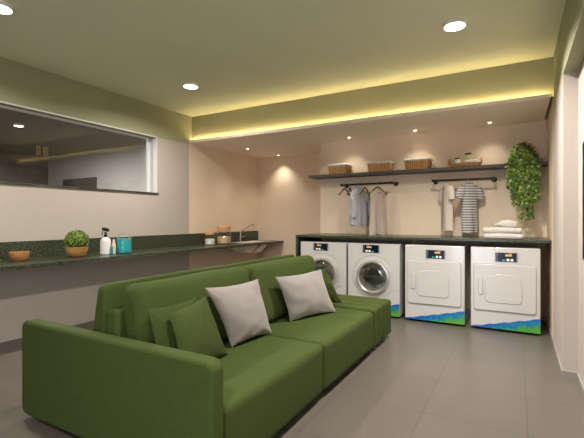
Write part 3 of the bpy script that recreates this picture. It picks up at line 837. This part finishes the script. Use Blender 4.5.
# trailing ivy
iv = thing('trailing_ivy', 'bushy green ivy trailing down over the shelf edge', 'plant', (.068, 6.08, HZ))
bm = B(); lathe(bm, [(.07,0),(.075,.004),(.10,.13),(.092,.13),(.07,.02),(.001,.015)], 28); obj('pot', bm, M['ceramic_pot'], iv)
random.seed(11)
bm = B(); bs = B()
def rv(a=1): return Vector((random.uniform(-a,a), random.uniform(-a,a), random.uniform(-a,a)))
for i in range(620):      # crown
    d = Vector((random.gauss(0,1), random.gauss(0,1), random.gauss(0,.9))).normalized()
    rr = random.uniform(.70,1.0)
    p = Vector((d.x*.165*rr, -.045 + d.y*.17*rr, .07 + d.z*(.215 if d.z > 0 else .24)*rr))
    if p.y > .185: p.y = .185
    if p.z < .012 and p.y > -.115: p.y = -.115-random.random()*.05
    leaf_quad(bm, p, d*1.0 + rv(.55) + Vector((0,-.3,.2)), Vector((0,0,-1)) + rv(.9), random.uniform(.045,.068), random.uniform(.042,.062), .2, True)
for i in range(44):       # hanging strands over the front edge
    x0 = random.uniform(-.17,.17)
    L_ = (.775 if abs(x0-.045) < .05 else .62)*random.uniform(.55,1.0)
    if x0 > .12: L_ *= .85
    x1 = x0 + (.045-x0)*.15 + random.uniform(-.03,.03)
    y0 = -.125 - random.uniform(0,.10)
    n = int(L_/.03)+2
    pts = []
    for k in range(n+1):
        f = k/n
        pts.append(Vector((x0+(x1-x0)*f + .012*math.sin(k*1.3+i), y0 + .012*math.cos(k*.9+i), .03 - L_*f)))
    tube(bs, pts, .0025, 5)
    for k, p in enumerate(pts):
        for s in (-1,1):
            if random.random() < .12: continue
            sc_ = 1.0 if k < n*.7 else .8
            leaf_quad(bm, p + Vector((s*.012,0,0)), Vector((s*.35,-1,.35)) + rv(.5), Vector((s*.7,-.1,-1)) + rv(.45), random.uniform(.038,.06)*sc_, random.uniform(.036,.055)*sc_, .2, True)
obj('foliage', bm, M['ivy'], iv, smooth=False, recalc=False)
obj('stems', bs, M['stem'], iv)

# ------------------------------------------------------------------ rods, hangers, clothes
RY, RZ = 6.05, 1.902
def rod(x0, x1, label):
    t = thing('clothes_rail', label, 'clothes rail', (x0, YB, RZ), 0, 'black pipe clothes rails')
    L_ = x1-x0; yy = RY-YB
    bm = B(); tube(bm, [(0,yy,0),(L_,yy,0)], .015, 12); obj('rail', bm, M['rod'], t)
    for x in (0, L_):
        bm = B(); tube(bm, [(x,-.004,0),(x,yy,0)], .0155, 12)
        for k, (r, d) in enumerate(((.021,.03),)): tube(bm, [(x-r*0, yy-.02, 0),(x, yy+.03, 0)], .019, 12)
        a = obj('bracket_arm', bm, M['rod'], t)
        bm = B(); lathe(bm, [(.036,.001),(.036,.008),(.02,.014)], 20, mat=Matrix.Translation((x,0,0)) @ Matrix.Rotation(PI/2,4,'X')); obj('flange', bm, M['rod'], a)
rod(-2.48, -1.655, 'black pipe clothes rail holding the shirt and taupe dress')
rod(-1.06, -.278, 'black pipe clothes rail holding the oatmeal and striped tops')

def hanger(x, rotz, label, hw=.21, m='wood'):
    """origin at the rail; local x is along the hanger"""
    t = thing('clothes_hanger', label, 'hanger', (x, RY, RZ), rotz, 'clothes hangers on the rails')
    bm = B(); tube(bm, [(-.021*math.cos(a), 0, .021*math.sin(a)) for a in [PI*(-.05+1.0*k/10) for k in range(11)]][::-1] + [(.012,0,-.022),(0,0,-.035),(0,0,-.055)], .003, 6)
    obj('hook', bm, M['steel'], t)
    bm = B()
    pts, rs = [], []
    for k in range(13):
        u = -1 + 2*k/12
        pts.append((hw*u, 0, -.055 - .115*abs(u)**1.15)); rs.append(.011 if abs(u) < .9 else .014)
    tube(bm, pts, rs, 8)
    obj('shoulder_bar', bm, M[m], t)
    return t
A = math.radians
hanger(-2.425, A(84), 'empty wooden hanger at the bracket end of the rail, before the shirt', .19)
hanger(-2.335, A(97), 'wooden hanger tilted just beside the blue grey shirt', .15)
hanger(-2.19, A(70), 'wooden hanger carrying the blue grey shirt', .17)
hanger(-2.085, A(86), 'empty wooden hanger between the shirt and the taupe dress', .19)
hanger(-1.88, A(52), 'wooden hanger carrying the taupe sleeveless dress', .165)
hanger(-.87, A(-60), 'pale hanger carrying the oatmeal short-sleeved top', .17, 'white_plastic')
hanger(-.575, A(36), 'wooden hanger carrying the striped top', .15)

def fold(z, top, bot): return max(0, min(1, (top - z)/(top-bot)))
def garment(bm, rows, folds, amp, seed, n=56, mi=0):
    top, bot = rows[0][0], rows[-1][0]
    loops = []
    full = []
    for (a, b) in zip(rows, rows[1:]):       # finer rows
        k = max(1, int(abs(a[0]-b[0])/.025))
        for i in range(k):
            f = i/k; full.append([a[c]+(b[c]-a[c])*f for c in range(3)])
    full.append(rows[-1])
    for z, hw, hd in full:
        f = fold(z, top-.1, bot)
        lp = []
        for k in range(n):
            a = 2*PI*k/n; c, s = math.cos(a), math.sin(a)
            x = hw*math.copysign(abs(c)**.85, c); y = hd*math.copysign(abs(s)**.7, s)
            fy = amp*f*(math.sin(x/hw*folds*1.6+seed) + .5*math.sin(x/hw*folds*3.1+seed*2.3+z*4))
            fx = 1 + .03*f*math.sin(seed+z*9)
            lp.append((x*fx, y*(1+.0*f) + fy*(.9 if s < 0 else .5), z + .010*math.sin(x*30+seed)*f))
        loops.append(lp)
    loft(bm, loops, True, True, mi=mi)
def sleeve(bm, pts, rs, flat=.5, n=18):
    loops = []
    for i, p in enumerate(pts):
        p = Vector(p); d = (Vector(pts[min(i+1,len(pts)-1)]) - Vector(pts[max(i-1,0)])).normalized()
        s = d.cross(Vector((0,1,0))).normalized()
        loops.append([p + rs[i]*math.cos(2*PI*k/n)*s + Vector((0, rs[i]*flat*math.sin(2*PI*k/n), 0)) for k in range(n)])
    loft(bm, loops, True, True)
def collar(bm, z, r, h, d):
    lp = lambda rr, zz: [(rr*math.cos(2*PI*k/24), rr*d*math.sin(2*PI*k/24) , zz - .02*(1-math.sin(2*PI*k/24))*.5) for k in range(24)]
    loft(bm, [lp(r, z), lp(r*1.0, z+h), lp(r*.85, z+h*1.02), lp(r*.85, z)], False, False)

# blue grey long sleeved shirt
sh = thing('shirt', 'blue grey long-sleeved shirt hanging next to the taupe dress', 'shirt', (-2.19, RY, RZ), A(70))
bm = B(); garment(bm, [(-.055,.04,.03),(-.08,.07,.036),(-.13,.13,.05),(-.20,.165,.06),(-.35,.185,.07),(-.56,.20,.075),(-.65,.20,.07)], 3, .02, 1.0); obj('body', bm, M['pinstripe'], sh, angle=80)
for s in (-1,1):
    bm = B(); sleeve(bm, [(s*.11,0,-.12),(s*.155,-.02,-.19),(s*.185,-.06,-.30),(s*.19,-.085,-.42),(s*.20,-.08,-.53)], [.04,.06,.058,.052,.046], .7); obj('sleeve', bm, M['pinstripe'], sh, angle=80)
bm = B(); collar(bm, -.07, .052, .03, .7); obj('collar', bm, M['pinstripe'], sh, angle=80)
# taupe sleeveless dress
dr = thing('dress', 'taupe sleeveless dress hanging on a wooden hanger', 'dress', (-1.88, RY, RZ), A(52))
bm = B(); garment(bm, [(-.118,.085,.026),(-.135,.125,.034),(-.17,.14,.04),(-.25,.125,.05),(-.45,.14,.055),(-.795,.155,.055)], 2.6, .03, 2.2); obj('body', bm, M['dress'], dr, angle=80)
bm = B(); collar(bm, -.128, .075, .012, .5); obj('neckline', bm, M['placket'], dr, angle=80)
# oatmeal short sleeved top
ob = thing('shirt', 'long oatmeal short-sleeved top with dark button line', 'shirt', (-.87, RY, RZ), A(-60))
bm = B(); garment(bm, [(-.06,.045,.03),(-.085,.085,.036),(-.13,.14,.045),(-.19,.145,.05),(-.45,.15,.05),(-.72,.155,.05)], 2.2, .016, 4.0); obj('body', bm, M['shirt_beige'], ob, angle=80)
for s in (-1,1):
    bm = B(); sleeve(bm, [(s*.12,0,-.115),(s*.155,-.005,-.17),(s*.185,-.01,-.25),(s*.19,-.012,-.285)], [.045,.06,.058,.056], .7); obj('sleeve', bm, M['shirt_beige'], ob, angle=80)
bm = B(); loft(bm, [[(-.008,-.056,-.09),(.008,-.056,-.09),(.008,-.040,-.09),(-.008,-.040,-.09)], [(-.008,-.070,-.4),(.008,-.070,-.4),(.008,-.05,-.4),(-.008,-.05,-.4)], [(-.008,-.072,-.71),(.008,-.072,-.71),(.008,-.05,-.71),(-.008,-.05,-.71)]]); obj('placket', bm, M['placket'], ob, smooth=False)
# striped short sleeved top
st = thing('shirt', 'grey and white striped short-sleeved top on the wooden hanger', 'shirt', (-.575, RY, RZ), A(36))
bm = B(); garment(bm, [(-.055,.045,.03),(-.08,.07,.036),(-.13,.105,.045),(-.19,.108,.055),(-.40,.105,.055),(-.74,.112,.055)], 2.0, .014, 6.0); obj('body', bm, M['stripes'], st, angle=80)
for s in (-1,1):
    bm = B(); sleeve(bm, [(s*.075,0,-.11),(s*.115,-.005,-.16),(s*.155,-.01,-.23),(s*.165,-.012,-.265)], [.045,.064,.064,.060], .6); obj('sleeve', bm, M['stripes'], st, angle=80)
bm = B(); collar(bm, -.062, .045, .022, .7); obj('collar', bm, M['stripes'], st, angle=80)

# ------------------------------------------------------------------ towels
def towel(name, label, x, y, z, w, d, h, seed, rotz=0):
    bm = B()
    def wp(q):
        k = noise.noise(q*9+Vector((seed,0,0)))*.010
        f = (abs(q.x)/(w/2))
        return Vector((q.x + noise.noise(q*7+Vector((0,seed,0)))*.008, q.y + noise.noise(q*7+Vector((0,0,seed)))*.008, q.z*(1+.10*f*f*(-1 if q.x < 0 else .2)*-1) + k*(1 if q.z > 0 else .2)))
    rounded_box(bm, (w,d,h), h*.46, (0,0,.004), 12, (0,0,h/2), wp)
    return tag(obj(name, bm, M['towel'], loc=(x,y,z), rot=(0,0,rotz), angle=80), label, 'towel', 'white towels on the laundry counter')
towel('folded_towel', 'white towel folded flat at the bottom of the stack', -.15, 5.62, LZ, .43, .27, .068, 3)
towel('folded_towel', 'white towel folded flat in the middle of the stack', -.16, 5.62, LZ+.070, .43, .26, .068, 9, .02)
bm = B()
def cw(q):
    a = noise.noise(q*8+Vector((5,1,2)))*.035 + noise.noise(q*18+Vector((1,7,2)))*.014
    t = max(0, 1-abs(q.x-.03)/.13)
    return Vector((q.x + noise.noise(q*10)*.02, q.y + noise.noise(q*11+Vector((3,3,3)))*.02, q.z*(.45+.75*t) + (a if q.z > 0 else 0) + (.012*t if q.z>0 else 0)))
rounded_box(bm, (.25,.2,.075), .034, (0,0,.004), 16, (0,0,.028), cw)
tag(obj('folded_towel', bm, M['towel'], loc=(-.11,5.62,LZ+.145), angle=80), 'white towel loosely bunched on top of the stack', 'towel', 'white towels on the laundry counter')

# ------------------------------------------------------------------ black panel on the right wall
pn = thing('wall_panel', 'black framed panel on the white wall at the picture edge', 'screen', (XN, 2.79, 1.05))
obj('frame', boxes((-.035,-.002,-.81,.81,0,.015),(-.035,-.002,-.81,.81,.845,.86),(-.035,-.002,-.81,-.795,.015,.845),(-.035,-.002,.795,.81,.015,.845)), M['panel_frame'], pn, smooth=False)
obj('screen', boxes((-.028,-.002,-.795,.795,.015,.845)), M['panel_black'], pn, smooth=False)

# ------------------------------------------------------------------ world, camera, view
w = bpy.data.worlds.new('world'); SC.world = w; w.use_nodes = True
w.node_tree.nodes['Background'].inputs['Color'].default_value = (.05,.05,.05,1)
cd = bpy.data.cameras.new('camera'); co = bpy.data.objects.new('camera', cd); C.objects.link(co)
co.location = (0,0,1.35); co.rotation_euler = (PI/2, 0, math.radians(29.36))
cd.sensor_width = 36; cd.lens = 36*400/584; cd.clip_start = .05
SC.camera = co
SC.view_settings.view_transform = 'Standard'; SC.view_settings.look = 'None'
SC.view_settings.gamma = 1; SC.view_settings.use_curve_mapping = False
SC.view_settings.exposure = 0.66
SC.cycles.max_bounces = 10; SC.cycles.diffuse_bounces = 6; SC.cycles.transparent_max_bounces = 16
SC.cycles.use_denoising = True
SC.cycles.sample_clamp_indirect = 4
